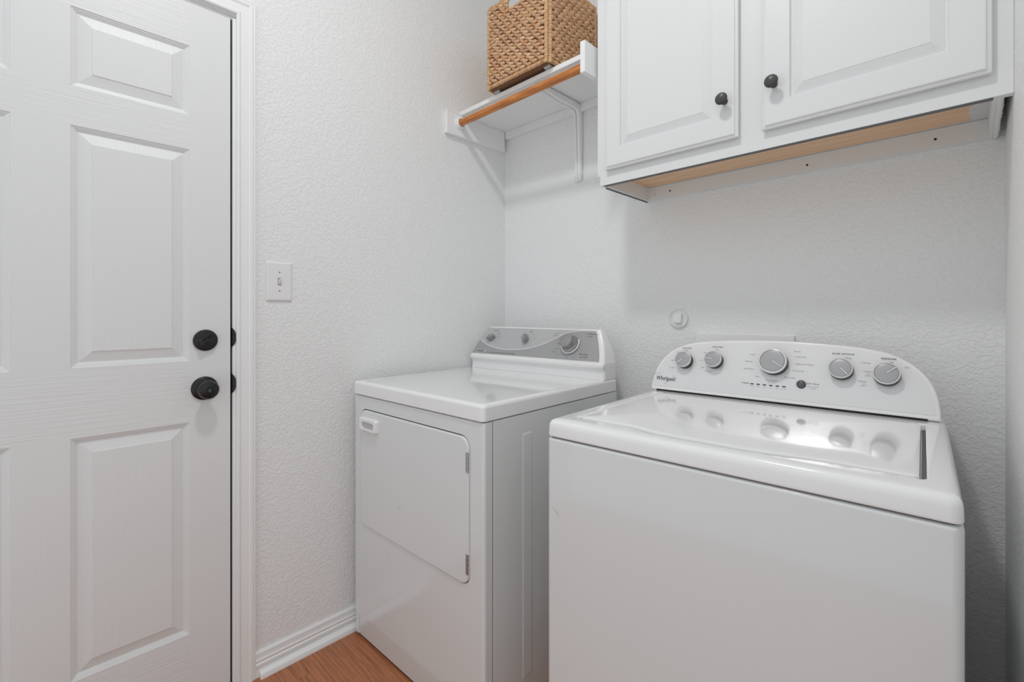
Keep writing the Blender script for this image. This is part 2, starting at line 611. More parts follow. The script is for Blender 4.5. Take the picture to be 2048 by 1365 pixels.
# ------------------------------------------------------------------ light switch
sy, sz = -1.0365, 1.2525
sw = thing('light_switch', 'white single toggle light switch on the left wall beside the door casing', 'light switch', (0, sy, sz))
pt = MB()
pt.loft([[(x, a, b) for a, b in rr(-0.0398 + i, 0.0398 - i, -0.0635 + i, 0.0635 - i, 0.002, 3)] for i, x in ((0, 0.0005), (0, 0.0025), (0.0035, 0.0060), (0.005, 0.0065))])
pt.build('cover_plate', M_SPIN, sw, angle=25)
MB().loft([[(x, a, b) for a, b in rr(-0.0052, 0.0052, -0.0122, 0.0122)] for x in (0.0065, 0.0070)]).build('toggle_slot', M_INKG, sw)
tg = MB()
tg.loft([[(0.0068, a, b) for a, b in rr(-0.0040, 0.0040, -0.0100, 0.0060)], [(0.0135, a, b) for a, b in rr(-0.0034, 0.0034, -0.0015, 0.0080)], [(0.0165, a, b) for a, b in rr(-0.0030, 0.0030, 0.0030, 0.0095)]])
tg.build('toggle', M_SPIN, sw, bevel=0.0006)
for zz in (-0.030, 0.030):
    s = MB()
    s.rev([(0.0030, 0.0062), (0.0028, 0.0072), (0.0, 0.0075)], 16, RX90 @ Matrix.Identity(4))
    s.map(lambda p, zz=zz: (p.x, p.y, p.z + zz))
    s.build('screw', M_CHROME, sw)

# ------------------------------------------------------------------ dryer
DA = 0.0378
DRY = thing('clothes_dryer', 'white front-loading clothes dryer with silver console in the left corner', 'clothes dryer', (0.0347, -0.7975, 0), DA)
W, DD = 0.671, 0.690


def ruv(u0, u1, v0, v1, z, r=0.012, n=5):
    return [(a, b, z) for a, b in rr(u0, u1, v0, v1, r, n)]


# lid / top
t = MB()
t.loft([ruv(0.001, W - 0.001, 0.001, DD, 0.8635, 0.014), ruv(0, W, 0, DD, 0.866, 0.015), ruv(0, W, 0, DD, 0.898, 0.015),
        ruv(0.0012, W - 0.0012, 0.0012, DD - 0.001, 0.9028, 0.014), ruv(0.0045, W - 0.0045, 0.0045, DD - 0.003, 0.9068, 0.012), ruv(0.0095, W - 0.0095, 0.0095, DD - 0.006, 0.9088, 0.010), ruv(0.017, W - 0.017, 0.017, DD - 0.012, 0.9092, 0.008),
        ruv(0.022, W - 0.022, 0.022, DD - 0.018, 0.9085, 0.006)])
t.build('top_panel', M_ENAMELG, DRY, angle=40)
# front panel with rounded edge and door pocket
FZ0, FZ1 = 0.088, 0.8600
PU0, PU1, PV = 0.0465, 0.6150, 0.005
PZ0, PZ1 = 0.4085, 0.8165
fr = MB()
rg = []
for i, dv, zi in ((0, 0.0350, 0), (0, 0.0125, 0), (0.0012, 0.0085, 0.0006), (0.0045, 0.0060, 0.0018), (0.0100, 0.0050, 0.004)):
    rg.append([(a, dv, b) for a, b in rr(0.001 + i, W - 0.001 - i, FZ0, FZ1 - zi, 0.0006, 6)])
rg.append([(a, 0.0050, b) for a, b in rr(0.016, W - 0.016, FZ0 + 0.004, FZ1 - 0.010, 0.0006, 6)])
rg.append([(a, PV, b) for a, b in rr(PU0, PU1, PZ0, PZ1, 0.034, 6)])
rg.append([(a, PV + 0.0012, b) for a, b in rr(PU0 + 0.0006, PU1 - 0.0006, PZ0 + 0.0006, PZ1 - 0.0006, 0.0335, 6)])
rg.append([(a, PV + 0.012, b) for a, b in rr(PU0 + 0.001, PU1 - 0.001, PZ0 + 0.001, PZ1 - 0.001, 0.033, 6)])
fr.loft(rg, False, True)
for u0, u1 in ((0.001, 0.030), (W - 0.030, W - 0.001)):
    fr.loft([[(u0, 0.0350, 0.014), (u0, 0.0100, 0.014), (u0 + (0.010 if u0 < 0.1 else 0), 0.005, 0.014), (u1 - (0 if u0 < 0.1 else 0.010), 0.005, 0.014), (u1, 0.0100 if u0 > 0.1 else 0.005, 0.014), (u1, 0.0350, 0.014)],
             [(u0, 0.0350, FZ0), (u0, 0.0100, FZ0), (u0 + (0.010 if u0 < 0.1 else 0), 0.005, FZ0), (u1 - (0 if u0 < 0.1 else 0.010), 0.005, FZ0), (u1, 0.0100 if u0 > 0.1 else 0.005, FZ0), (u1, 0.0350, FZ0)]], True, False)
fr.build('front_panel', M_ENAMEL, DRY, angle=38)
tp = MB()
tp.add([(0.0300, 0.0052, FZ0), (W - 0.0300, 0.0052, FZ0), (W - 0.0300, 0.0110, 0.010), (0.0300, 0.0110, 0.010), (0.0300, 0.02, FZ0), (W - 0.03, 0.02, FZ0), (W - 0.03, 0.02, 0.010), (0.03, 0.02, 0.010)],
       [(0, 1, 2, 3), (4, 7, 6, 5), (3, 2, 6, 7), (0, 3, 7, 4), (1, 5, 6, 2), (0, 4, 5, 1)])
tp.build('toe_panel', M_ENAMEL, DRY)
# side cabinet (wrapper) with pressed ribs on the right side
sd = MB()
sd.box(0.002, W - 0.0010, 0.0376, DD - 0.004, 0.014, 0.8605)
sd.build('side_panel', M_ENAMEL, DRY, bevel=0.002)
for v0, v1 in ((0.155, 0.200), (0.500, 0.545)):
    MB().loft([[(W - 0.0010 + x, a, b) for a, b in rr(v0 + i, v1 - i, 0.10 + i, 0.806 - i, 0.004, 3)] for i, x in ((0, -0.0005), (0, 0.0), (0.004, 0.0016), (0.006, 0.0018))]).build('pressed_rib', M_ENAMEL, DRY, angle=60)
# levelling feet
for u, v in ((0.05, 0.06), (W - 0.05, 0.06), (0.05, DD - 0.06), (W - 0.05, DD - 0.06)):
    f = MB().rev([(0.016, 0.0), (0.016, 0.006), (0.008, 0.008), (0.008, 0.0145), (0, 0.0145)], 16)
    f.map(lambda p, u=u, v=v: (p.x + u, p.y + v, p.z))
    f.build('levelling_foot', M_DARKK, DRY)
# door
MB().loft([[(a, v, b) for a, b in rr(PU0 + 0.0005, PU1 - 0.0005, PZ0 + 0.0005, PZ1 - 0.0005, 0.0335, 6)] for v in (PV + 0.0060, PV + 0.0080)]).build('door_gap', M_DARK, DRY)  # black slab in the pocket, painted shade for the gap round the door
MB().box(W - 0.0080, W - 0.0021, 0.0345, 0.0380, 0.016, 0.8590).build('panel_seam', M_DARK, DRY)  # dark strip standing in for the shade inside the corner seam
g = 0.0021
dr = MB()
dr.loft([[(a, dv, b) for a, b in rr(PU0 + g + i, PU1 - g - i, PZ0 + g + i, PZ1 - g * 1.7 - i, 0.033 - i * .5, 8)] for i, dv in ((0, PV + 0.0055), (0, PV - 0.001), (0.0010, PV - 0.0030), (0.0030, PV - 0.0042), (0.0052, PV - 0.0044))])
door_d = dr.build('dryer_door', M_ENAMEL, DRY, angle=50)
# handle
hd = MB()
hv = PV - 0.0044
H0, H1, HZ0, HZ1 = 0.0600, 0.1690, 0.7430, 0.7900
hd.loft([[(a, v, b) for a, b in rr(H0 + i, H1 - i, HZ0 + i, HZ1 - i * 0.6, 0.008, 5)] for i, v in ((0, hv), (0.0005, hv - 0.006), (0.003, hv - 0.012), (0.0055, hv - 0.0135))]
        + [[(a, v, b) for a, b in rr(H0 + 0.018 + i, H1 - 0.014 - i, HZ0 + 0.0105 + i, HZ1 - 0.012 - i, 0.010 - i, 5)] for i, v in ((0, hv - 0.0132), (0.001, hv - 0.010))], True, False)
hdo = hd.build('door_handle', M_POINT, door_d, angle=40)
MB().loft([[(a, v, b) for a, b in rr(H0 + 0.0185, H1 - 0.0145, HZ0 + 0.011, HZ1 - 0.0125, 0.0095, 5)] for v in (hv - 0.001, hv - 0.0100)]).build('grip_recess', M_RECESS, door_d)
for z0 in (0.4430, 0.7185):
    h = MB()
    for k in range(4):
        za = z0 + k * 0.0138
        h.loft([[(PU1 - 0.0055 + 0.0034 * math.cos(math.radians(q)), PV - 0.0040 + 0.0034 * math.sin(math.radians(q)), zz) for q in range(0, 360, 30)] for zz in (za, za + 0.0130)])
    h.box(PU1 - 0.012, PU1 - 0.004, PV - 0.0054, PV - 0.0040, z0 + 0.0005, z0 + 0.0543)
    h.build('hinge', M_CHROME, DRY, angle=40)
# console
cz = [(0.9088, 0.006, 0.668, 0.565), (0.930, 0.006, 0.668, 0.568), (0.944, 0.006, 0.668, 0.5665), (0.949, 0.0055, 0.6685, 0.561), (0.9535, 0.005, 0.669, 0.5565), (0.962, 0.005, 0.669, 0.5555), (0.967, 0.0055, 0.6685, 0.5590), (0.9715, 0.006, 0.668, 0.5655)]


def dlev(h):      # h 0..1 up the slanted face
    ul = 0.008 + 0.020 * h + 0.022 * h * h
    return (0.972 + 0.113 * h, ul, 0.674 - ul, 0.5665 + 0.0665 * h)


cz += [dlev(i / 6) for i in range(7)]
cz += [(1.0875, 0.0508, 0.6232, 0.6352), (1.0885, 0.054, 0.620, 0.6400)]


def skew(p):
    k = max(0, min(1, 1 - (p.y - 0.57) / 0.12))
    return (p.x, p.y + 0.055 * p.x * k, p.z)


cn = MB()
rg = []
for (z, u0, u1, vf) in cz:
    vb = 0.686 if z < 1.0 else 0.686 - 0.012 * (z - 1.0) / 0.09
    rg.append(ruv(u0, u1, vf, vb, z, 0.011, 5))
cn.loft(rg)
cn.map(skew)
cn.build('console', M_CONSOLE, DRY, angle=32)


def dpt(u, h, off=0.0010):
    """point on slanted console face: u across, h = metres up the slope from z .972"""
    H = 0.1311
    q = h / H
    z, ul, ur, vf = dlev(q)
    n = Vector((0.0, -0.1130, 0.0665)).normalized()
    p = Vector((u, vf, z))
    p = Vector(skew(p)) + n * off
    return p


SWP = [(0.0, 0.098), (0.0268, 0.0705), (0.05, 0.057), (0.0867, 0.0423), (0.12, 0.034), (0.154, 0.0284), (0.192, 0.0256), (0.2302, 0.0262), (0.272, 0.030), (0.3146, 0.0375), (0.355, 0.050), (0.3953, 0.0665), (0.43, 0.087), (0.4629, 0.1065), (0.485, 0.1165), (0.5092, 0.1225), (0.5534, 0.1265), (0.66, 0.1268)]


def swoosh(u):
    for (a, b), (c, d_) in zip(SWP, SWP[1:]):
        if a <= u <= c:
            k = (u - a) / (c - a)
            return b + (d_ - b) * k
    return SWP[-1][1]


H = 0.1311


def band(lo, hi, off, thick=0.0):
    mb = MB()
    nu, nh = 72, 5
    cols_ = []
    for i in range(nu + 1):
        s_ = i / nu
        col = []
        for j in range(nh + 1):
            # iterate to respect the slanted ends
            u = 0.02 + 0.62 * s_
            for _ in range(3):
                a, b = lo(u), hi(u)
                h = a + (b - a) * j / nh
                q = h / H
                ul, ur = dlev(q)[1] + 0.0035, dlev(q)[2] - 0.0200
                u = ul + (ur - ul) * s_
            h = max(min(h, H), 0)
            col.append(dpt(u, h, off))
        cols_.append(col)
    vs = [p for c in cols_ for p in c]
    fs = []
    for i in range(nu):
        for j in range(nh):
            k = i * (nh + 1) + j
            fs.append((k, k + nh + 1, k + nh + 2, k + 1))
    mb.add(vs, fs)
    return mb


cp = band(lambda u: 0.001, lambda u: swoosh(u), 0.0008).build('control_panel', M_DSILD, DRY)
lab(cp, 'darker silver lower band of the dryer control panel')
cp2 = band(lambda u: swoosh(u), lambda u: H - 0.001, 0.0008).build('control_panel', M_DSILV, DRY)
lab(cp2, 'lighter silver upper band of the dryer control panel')
band(lambda u: swoosh(u) - 0.0002, lambda u: swoosh(u) + 0.0026, 0.0014).build('swoosh_line', M_POINT, DRY)


def dframe(u, h, off=0.0):
    """matrix whose z axis leaves the slanted face"""
    n = Vector((0.0, -0.1130, 0.0665)).normalized()
    up = Vector((0.0, 0.0665, 0.1130)).normalized()
    xx = up.cross(n).normalized()
    p = dpt(u, h, off)
    return Matrix(((xx.x, up.x, n.x, p.x), (xx.y, up.y, n.y, p.y), (xx.z, up.z, n.z, p.z), (0, 0, 0, 1)))


def arc_ring(mb, mat, r0, r1, a0, a1, z=0.0008, n=28):
    vs, fs = [], []
    for i in range(n + 1):
        t = math.radians(a0 + (a1 - a0) * i / n)
        for r in (r0, r1):
            vs.append(mat @ Vector((r * math.cos(t), r * math.sin(t), z)))
    for i in range(n):
        fs.append((2 * i, 2 * i + 1, 2 * i + 3, 2 * i + 2))
    mb.add(vs, fs)


for (u, h, ang) in ((0.0965, 0.0765, 25), (0.2875, 0.0780, 100)):
    F = dframe(u, h, 0.001)
    a = MB()
    arc_ring(a, F, 0.0125, 0.0135, 0, 360)
    a.build('dial_outline', M_INKG, DRY)
    k = MB()
    k.rev([(0.0125, 0.0), (0.0118, 0.010), (0.0, 0.010)], 24, F)
    rot = F @ Matrix.Rotation(math.radians(ang), 4, 'Z')
    secs = []
    for i in range(11):
        t = -1 + 2 * i / 10
        hw = 0.0026 + 0.0095 * (1 - abs(t)) ** 0.8
        top = 0.024 - 0.004 * abs(t)
        secs.append([rot @ Vector(q) for q in ((t * 0.0215, -hw, 0.006), (t * 0.0215, hw, 0.006), (t * 0.020, hw * 0.75, top), (t * 0.020, -hw * 0.75, top))])
    k.loft(secs)
    ko = k.build('selector_knob', M_DKNOB, DRY, bevel=0.001)
F = dframe(0.5070, 0.0670, 0.0012)
a = MB()
arc_ring(a, F, 0.0340, 0.0410, 0, 360, n=48)
a.build('dial_ring', M_POINT, DRY)
kd = MB().rev([(0.0355, 0.0), (0.0355, 0.004), (0.0335, 0.008), (0.030, 0.011), (0.0285, 0.014), (0.0, 0.014)], 48, F).build('timer_dial', M_DKNOB, DRY, angle=30)
kk = MB()
n = 48
rgs = []
for r, hz, kn in ((0.0262, 0.0130, 0), (0.0268, 0.020, 1), (0.0282, 0.033, 1), (0.0282, 0.0350, 0), (0.0265, 0.0375, 0), (0.018, 0.0390, 0), (0.0001, 0.0395, 0)):
    rgs.append([F @ Vector(((r + (0.0006 if (i % 2 and kn) else 0)) * math.cos(2 * math.pi * i / n), (r + (0.0006 if (i % 2 and kn) else 0)) * math.sin(2 * math.pi * i / n), hz)) for i in range(n)])
kk.loft(rgs)
kk.build('dial_cap', M_DKNOB, kd, angle=25)
# logo ellipse
F = dframe(0.0560, 0.0125, 0.0018)
a = MB()
vs, fs = [], []
for i in range(40):
    t = 2 * math.pi * i / 40
    for r in (1.0, 0.93):
        vs.append(F @ Vector((0.0335 * r * math.cos(t), 0.0092 * (r - 0.02) * math.sin(t), 0)))
for i in range(40):
    j = (i + 1) % 40
    fs.append((2 * i, 2 * i + 1, 2 * j + 1, 2 * j))
a.add(vs, fs).build('logo_outline', M_POINT, DRY)
fnd = lambda x, y: dpt(x, y, 0.0016)
lettering('logo_lettering', [('MAYTAG', 0.0085, 0.058, 0.0125, {'weight': 0.0001})], fnd, M_DINK, DRY)
lettering('lettering', [
    ('Temperature', 0.0062, 0.105, 0.116), ('Low', 0.0052, 0.090, 0.1005), ('Medium', 0.0052, 0.128, 0.1005), ('High', 0.0052, 0.135, 0.086),
    ('Signal', 0.0062, 0.300, 0.116), ('Loud', 0.0052, 0.318, 0.102), ('Off', 0.0052, 0.262, 0.086), ('Soft', 0.0052, 0.332, 0.086),
    ('HEAVY DUTY  SUPER CAPACITY  QUIET SERIES', 0.0068, 0.185, 0.0080),
    ('More Dry', 0.0052, 0.435, 0.1120), ('Regular', 0.0052, 0.428, 0.1030), ('Less Dry', 0.0052, 0.455, 0.0880), ('Damp', 0.0052, 0.452, 0.0670),
    ('Air Fluff', 0.0052, 0.448, 0.0440), ('Delicates', 0.0055, 0.440, 0.0300), ('Off', 0.0052, 0.462, 0.0200), ('Off', 0.0052, 0.505, 0.0070),
    ('Wrinkle Free', 0.0085, 0.595, 0.1135), ('Cool Down', 0.0052, 0.585, 0.1030),
    ('Time Dry/', 0.0095, 0.5750, 0.0270), ('Air Fluff', 0.0095, 0.5770, 0.0150)], fnd, M_DINK, DRY)
tk = MB()
F = dframe(0.5070, 0.0670, 0.0014)
for i in range(22):
    t = math.radians(-170 + i * 15.5)
    c, s_ = math.cos(t), math.sin(t)
    tk.add([F @ Vector((r * c - w * s_, r * s_ + w * c, 0)) for r, w in ((0.042, -0.0005), (0.046, -0.0005), (0.046, 0.0005), (0.042, 0.0005))], [(0, 1, 2, 3)])
tk.build('dial_marks', M_DINK, DRY)['kind'] = 'stuff'

# ------------------------------------------------------------------ washer
WA = 0.0541
WSH = thing('washing_machine', 'white top-loading washing machine with five round knobs on its console', 'washing machine', (0.9048, -0.7528, 0), WA)
WW, WD = 0.7005, 0.640
b = MB()
b.loft([ruv(0.004, WW - 0.004, 0.004, WD, 0.016, 0.012), ruv(-0.0005, WW, 0, WD, 0.022, 0.014), ruv(-0.0005, WW, 0, WD, 0.8545, 0.014), ruv(0.0005, WW - 0.001, 0.0010, WD, 0.8585, 0.013), ruv(0.0035, WW - 0.004, 0.0040, WD - 0.003, 0.8608, 0.011), ruv(0.02, WW - 0.02, 0.02, WD - 0.02, 0.8612, 0.006)])
b.build('cabinet_body', M_ENAMEL, WSH, angle=40)
MB().loft([[(WW + x, a, c) for a, c in rr(0.06 + i, 0.58 - i, 0.10 + i, 0.80 - i, 0.03, 5)] for i, x in ((0, -0.001), (0.010, 0.0020), (0.02, 0.0028))]).build('side_bulge', M_ENAMEL, WSH, angle=60)
MB().box(0.010, WW - 0.010, 0.0100, WD - 0.01, 0.8605, 0.8655).build('seam_shade', M_DARK, WSH)  # black fill in place of the shade between body and deck
for u, v in ((0.05, 0.06), (WW - 0.05, 0.06), (0.05, WD - 0.06), (WW - 0.05, WD - 0.06)):
    f = MB().rev([(0.018, 0.0), (0.018, 0.007), (0.009, 0.009), (0.009, 0.018), (0, 0.018)], 16)
    f.map(lambda p, u=u, v=v: (p.x + u, p.y + v, p.z))
    f.build('levelling_foot', M_DARKK, WSH)

LU0, LU1, LV0, LV1 = 0.0520, 0.6560, 0.0600, 0.5050
ZT = 0.9035


def bump_front(a, b, depth):
    """front edge of the lid bellies forward left of centre"""
    if b < LV0 + 0.02:
        def sm(x): x = max(0, min(1, x)); return x * x * (3 - 2 * x)
        k = sm((a - 0.165) / 0.09) * (1 - sm((a - 0.40) / 0.16))
        return b - depth * k
    return b


def lid_ring(i, z, r=0.010, nseg=40, extra=0.0, du1=0.0):
    """rectangle with dense front edge so it can belly"""
    u0, u1, v0, v1 = LU0 + i, LU1 - i + du1, LV0 + i, LV1 - i
    pts = []
    for k in range(nseg + 1):
        a = u0 + r + (u1 - u0 - 2 * r) * k / nseg
        k_ = max(0.0, 1 - max(i, 0) / 0.05)
        pts.append((a, v0 - (LV0 - bump_front(a, LV0, 0.018 + extra)) * k_, z))
    for cx, cy, s0 in ((u1 - r, v0 + r, -90), (u1 - r, v1 - r, 0), (u0 + r, v1 - r, 90), (u0 + r, v0 + r, 180)):
        for q in range(1, 6):
            t = math.radians(s0 + 90 * q / 6)
            pts.append((cx + r * math.cos(t), cy + r * math.sin(t), z))
    return pts


def outer_ring(i, z, r, nseg=40):
    u0, u1, v0, v1 = -0.0005 + i, WW - i, -0.0005 + i, WD - i * 0.5
    pts = []
    for k in range(nseg + 1):
        pts.append((u0 + r + (u1 - u0 - 2 * r) * k / nseg, v0, z))
    for cx, cy, s0 in ((u1 - r, v0 + r, -90), (u1 - r, v1 - r, 0), (u0 + r, v1 - r, 90), (u0 + r, v0 + r, 180)):
        for q in range(1, 6):
            t = math.radians(s0 + 90 * q / 6)
            pts.append((cx + r * math.cos(t), cy + r * math.sin(t), z))
    return pts


dk = MB()
dk.loft([outer_ring(0.0015, 0.8645, 0.014), outer_ring(0, 0.8675, 0.015), outer_ring(0.0006, 0.8860, 0.015), outer_ring(0.0018, 0.8935, 0.015), outer_ring(0.0050, 0.8990, 0.014), outer_ring(0.0100, 0.9020, 0.012), outer_ring(0.018, 0.9032, 0.010), outer_ring(0.028, ZT, 0.010),
         lid_ring(-0.0085, ZT, 0.014, extra=0.006, du1=0.001), lid_ring(-0.0055, ZT - 0.0008, 0.012, extra=0.005, du1=0.001), lid_ring(-0.0020, ZT - 0.0030, 0.011, extra=0.004, du1=0.0055), lid_ring(-0.0015, ZT - 0.016, 0.010, extra=0.003, du1=0.0055)], True, True)
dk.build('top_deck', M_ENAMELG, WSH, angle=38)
ld = MB()
ld.loft([lid_ring(0.0012, ZT - 0.0145, 0.009), lid_ring(0.0012, ZT - 0.0020, 0.009), lid_ring(0.0022, ZT + 0.0006, 0.009), lid_ring(0.0050, ZT + 0.0022, 0.009), lid_ring(0.010, ZT + 0.0028, 0.008), lid_ring(0.03, ZT + 0.0042, 0.008), lid_ring(0.06, ZT + 0.0055, 0.008), lid_ring(0.10, ZT + 0.0068, 0.008), lid_ring(0.15, ZT + 0.0077, 0.008), lid_ring(0.20, ZT + 0.0080, 0.008)])
MB().box(0.6562, 0.6632, 0.084, 0.494, ZT - 0.0155, ZT - 0.0100).build('lid_slot_shade', M_RAW_SHADE, WSH)  # dark grey floor painted in for the shade down the slot
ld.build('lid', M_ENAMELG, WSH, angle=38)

# washer console: slanted face
BETA = math.radians(20)
SB, CB = math.sin(BETA), math.cos(BETA)
UC = 0.3455
OUT = [(0.0, 0.3442), (0.0227, 0.3435), (0.0430, 0.3412), (0.0615, 0.3378), (0.082, 0.3315), (0.100, 0.3225), (0.116, 0.3110), (0.130, 0.2975), (0.141, 0.2830), (0.150, 0.2670), (0.158, 0.2480), (0.1640, 0.2260), (0.1688, 0.200), (0.1730, 0.165), (0.1762, 0.125), (0.1785, 0.080), (0.1800, 0.04)]


def wout(inset, h0=0.0035):
    """outline of the console in face coordinates (u rel. centre, h)"""
    right = [(w, max(h, h0)) for h, w in OUT]
    pts = right + [(0, 0.1806)] + [(-w, h) for w, h in reversed(right)]
    if inset:
        c = Vector((0, 0.08))
        res = []
        n_ = len(pts)
        for i, p in enumerate(pts):
            a = Vector(pts[(i - 1) % n_]); q = Vector(pts[(i + 1) % n_]); p = Vector(p)
            e1 = (p - a).normalized(); e2 = (q - p).normalized()
            n1 = Vector((-e1.y, e1.x)); n2 = Vector((-e2.y, e2.x))
            m_ = (n1 + n2)
            m_ = m_ / max(0.5, m_.dot(n1))
            res.append(tuple(p + m_ * inset))
        return res
    return pts


WV0, WZ0 = 0.548, 0.9035


def wpt(u, h, off=0.0):
    """u relative to console centre"""
    return Vector((UC + u, WV0 + h * SB - off * CB, WZ0 + h * CB + off * SB))


ck = MB()
full = wout(0)
rings = []
rings.append([(UC + u * 0.99, WD - 0.002, WZ0 + max(0.0, h * CB - 0.004)) for u, h in full])
rings.append([(UC + u * 0.995, WV0 + h * SB + 0.030 * (1 - h / 0.22), WZ0 + h * CB - 0.001) for u, h in full])
rings.append([tuple(wpt(u, h, -0.0080)) for u, h in full])
rings.append([tuple(wpt(u, h, -0.0035)) for u, h in wout(0.0006)])
rings.append([tuple(wpt(u, h, -0.0010)) for u, h in wout(0.0025)])
rings.append([tuple(wpt(u, h, 0.0)) for u, h in wout(0.0055)])
ck.loft(rings)
ck.build('console', M_CONSOLE, WSH, angle=45)
MB().box(UC - 0.325, UC + 0.320, WV0 + 0.0030, WV0 + 0.06, ZT - 0.002, WZ0 + 0.0055).build('console_gap', M_DARK, WSH)
# inner printed panel, bottom edge at h .0145
pp = []
for u, h in wout(0.0085):
    pp.append((u, max(h, 0.0150)))
cpw = MB().loft([[tuple(wpt(u, h, 0.0)) for u, h in pp], [tuple(wpt(u, h, 0.0009)) for u, h in pp]], False, True).build('control_panel', M_CPANEL, WSH, angle=30)


def wframe(u, h, off=0.0):
    n = Vector((0, -CB, SB)); up = Vector((0, SB, CB)); xx = Vector((1, 0, 0))
    p = wpt(u, h, off)
    return Matrix(((xx.x, up.x, n.x, p.x), (xx.y, up.y, n.y, p.y), (xx.z, up.z, n.z, p.z), (0, 0, 0, 1)))


def wknob(u, h, r, ang, ht=0.024):
    F = wframe(u, h, 0.0009)
    k = MB().rev([(r * 1.0, 0), (r * 0.98, 0.004), (r * 0.95, ht - 0.004), (r * 0.90, ht), (0, ht)], 40, F).build('knob', M_SKIRT, WSH, angle=40)
    MB().rev([(r * 0.90, ht - 0.006), (r * 0.985, ht - 0.005), (r * 1.0, ht - 0.002), (r * 0.97, ht + 0.0008), (r * 0.90, ht + 0.0018), (r * 0.875, ht + 0.0014), (r * 0.875, ht)], 48, F, False, False).build('knob_ring', M_RING, k, angle=50)
    MB().rev([(r * 0.845, ht), (r * 0.845, ht + 0.0010), (r * 0.80, ht + 0.0016), (r * 0.5, ht + 0.0022), (r * 0.2, ht + 0.0025), (0, ht + 0.0026)], 48, F).build('knob_face', M_KFACE, k, angle=40)
    Rm = F @ Matrix.Rotation(math.radians(ang), 4, 'Z')
    for nm, mt, w, o1, o2, zz in (('pointer_groove', M_BTN, 0.0019, -0.0006, 0.0, 0.0027), ('pointer', M_POINT, 0.0012, 0, 0, 0.0032)):
        p = MB().box(0.0 + o1, r * 0.86, -w, w, ht + 0.0005, ht + zz)
        p.map(lambda q: Rm @ q)
        p.build(nm, mt, k)
    return k


KN = [(-0.2445, 0.1020, 0.0248, -138), (-0.1560, 0.1090, 0.0248, 178), (0.0020, 0.1140, 0.0355, -33), (0.1560, 0.1060, 0.0262, -47), (0.2465, 0.1005, 0.0270, 40)]
for k in KN:
    wknob(*k)
F = wframe(0.0700, 0.0600, 0.0009)
MB().rev([(0.0112, 0), (0.0112, 0.0012), (0.0098, 0.0022), (0.0096, 0.0040), (0.0080, 0.0054), (0.004, 0.0062), (0, 0.0064)], 32, F).build('start_button', M_BTN, WSH, angle=35)
for i in range(6):
    u = -0.0487 + i * 0.0158
    l = MB().loft([[tuple(wpt(a, c, o_)) for a, c in rr(u - 0.0045, u + 0.0045, 0.0480, 0.0510, 0.0014, 4)] for o_ in (0.0009, 0.0016)])
    l.build('indicator_light', M_INK, WSH)
fnw = lambda x, y: wpt(x, y, 0.0014)
L_, R_ = {'align': 'LEFT'}, {'align': 'RIGHT'}
lettering('logo_lettering', [('Whirlpool', 0.0185, -0.2985, 0.0405, {'sx': 0.80, 'weight': 0.0002})], fnw, M_INK, WSH)
sl = MB()
for pts in ([(-0.291, 0.0235), (-0.300, 0.0245), (-0.298, 0.0275), (-0.286, 0.035), (-0.276, 0.046), (-0.2735, 0.0525), (-0.277, 0.0535)], [(-0.336, 0.0535), (-0.330, 0.0560), (-0.322, 0.0555), (-0.316, 0.0535)]):
    sl.tube([wpt(a, c, 0.0012) for a, c in pts], 0.00035, 5)
sl.build('logo_swoosh', M_INKG, WSH)
lettering('lettering', [
    ('SOIL LEVEL', 0.0058, -0.2440, 0.1440), ('WASH TEMP', 0.0058, -0.1530, 0.1520), ('RINSE OPTIONS', 0.0066, 0.1580, 0.1490), ('PRESOAK', 0.0072, 0.2500, 0.1420),
    ('Start / Pause', 0.0056, 0.0960, 0.0640), ('Progress', 0.0056, -0.0560, 0.0505, R_)], fnw, M_INK, WSH)
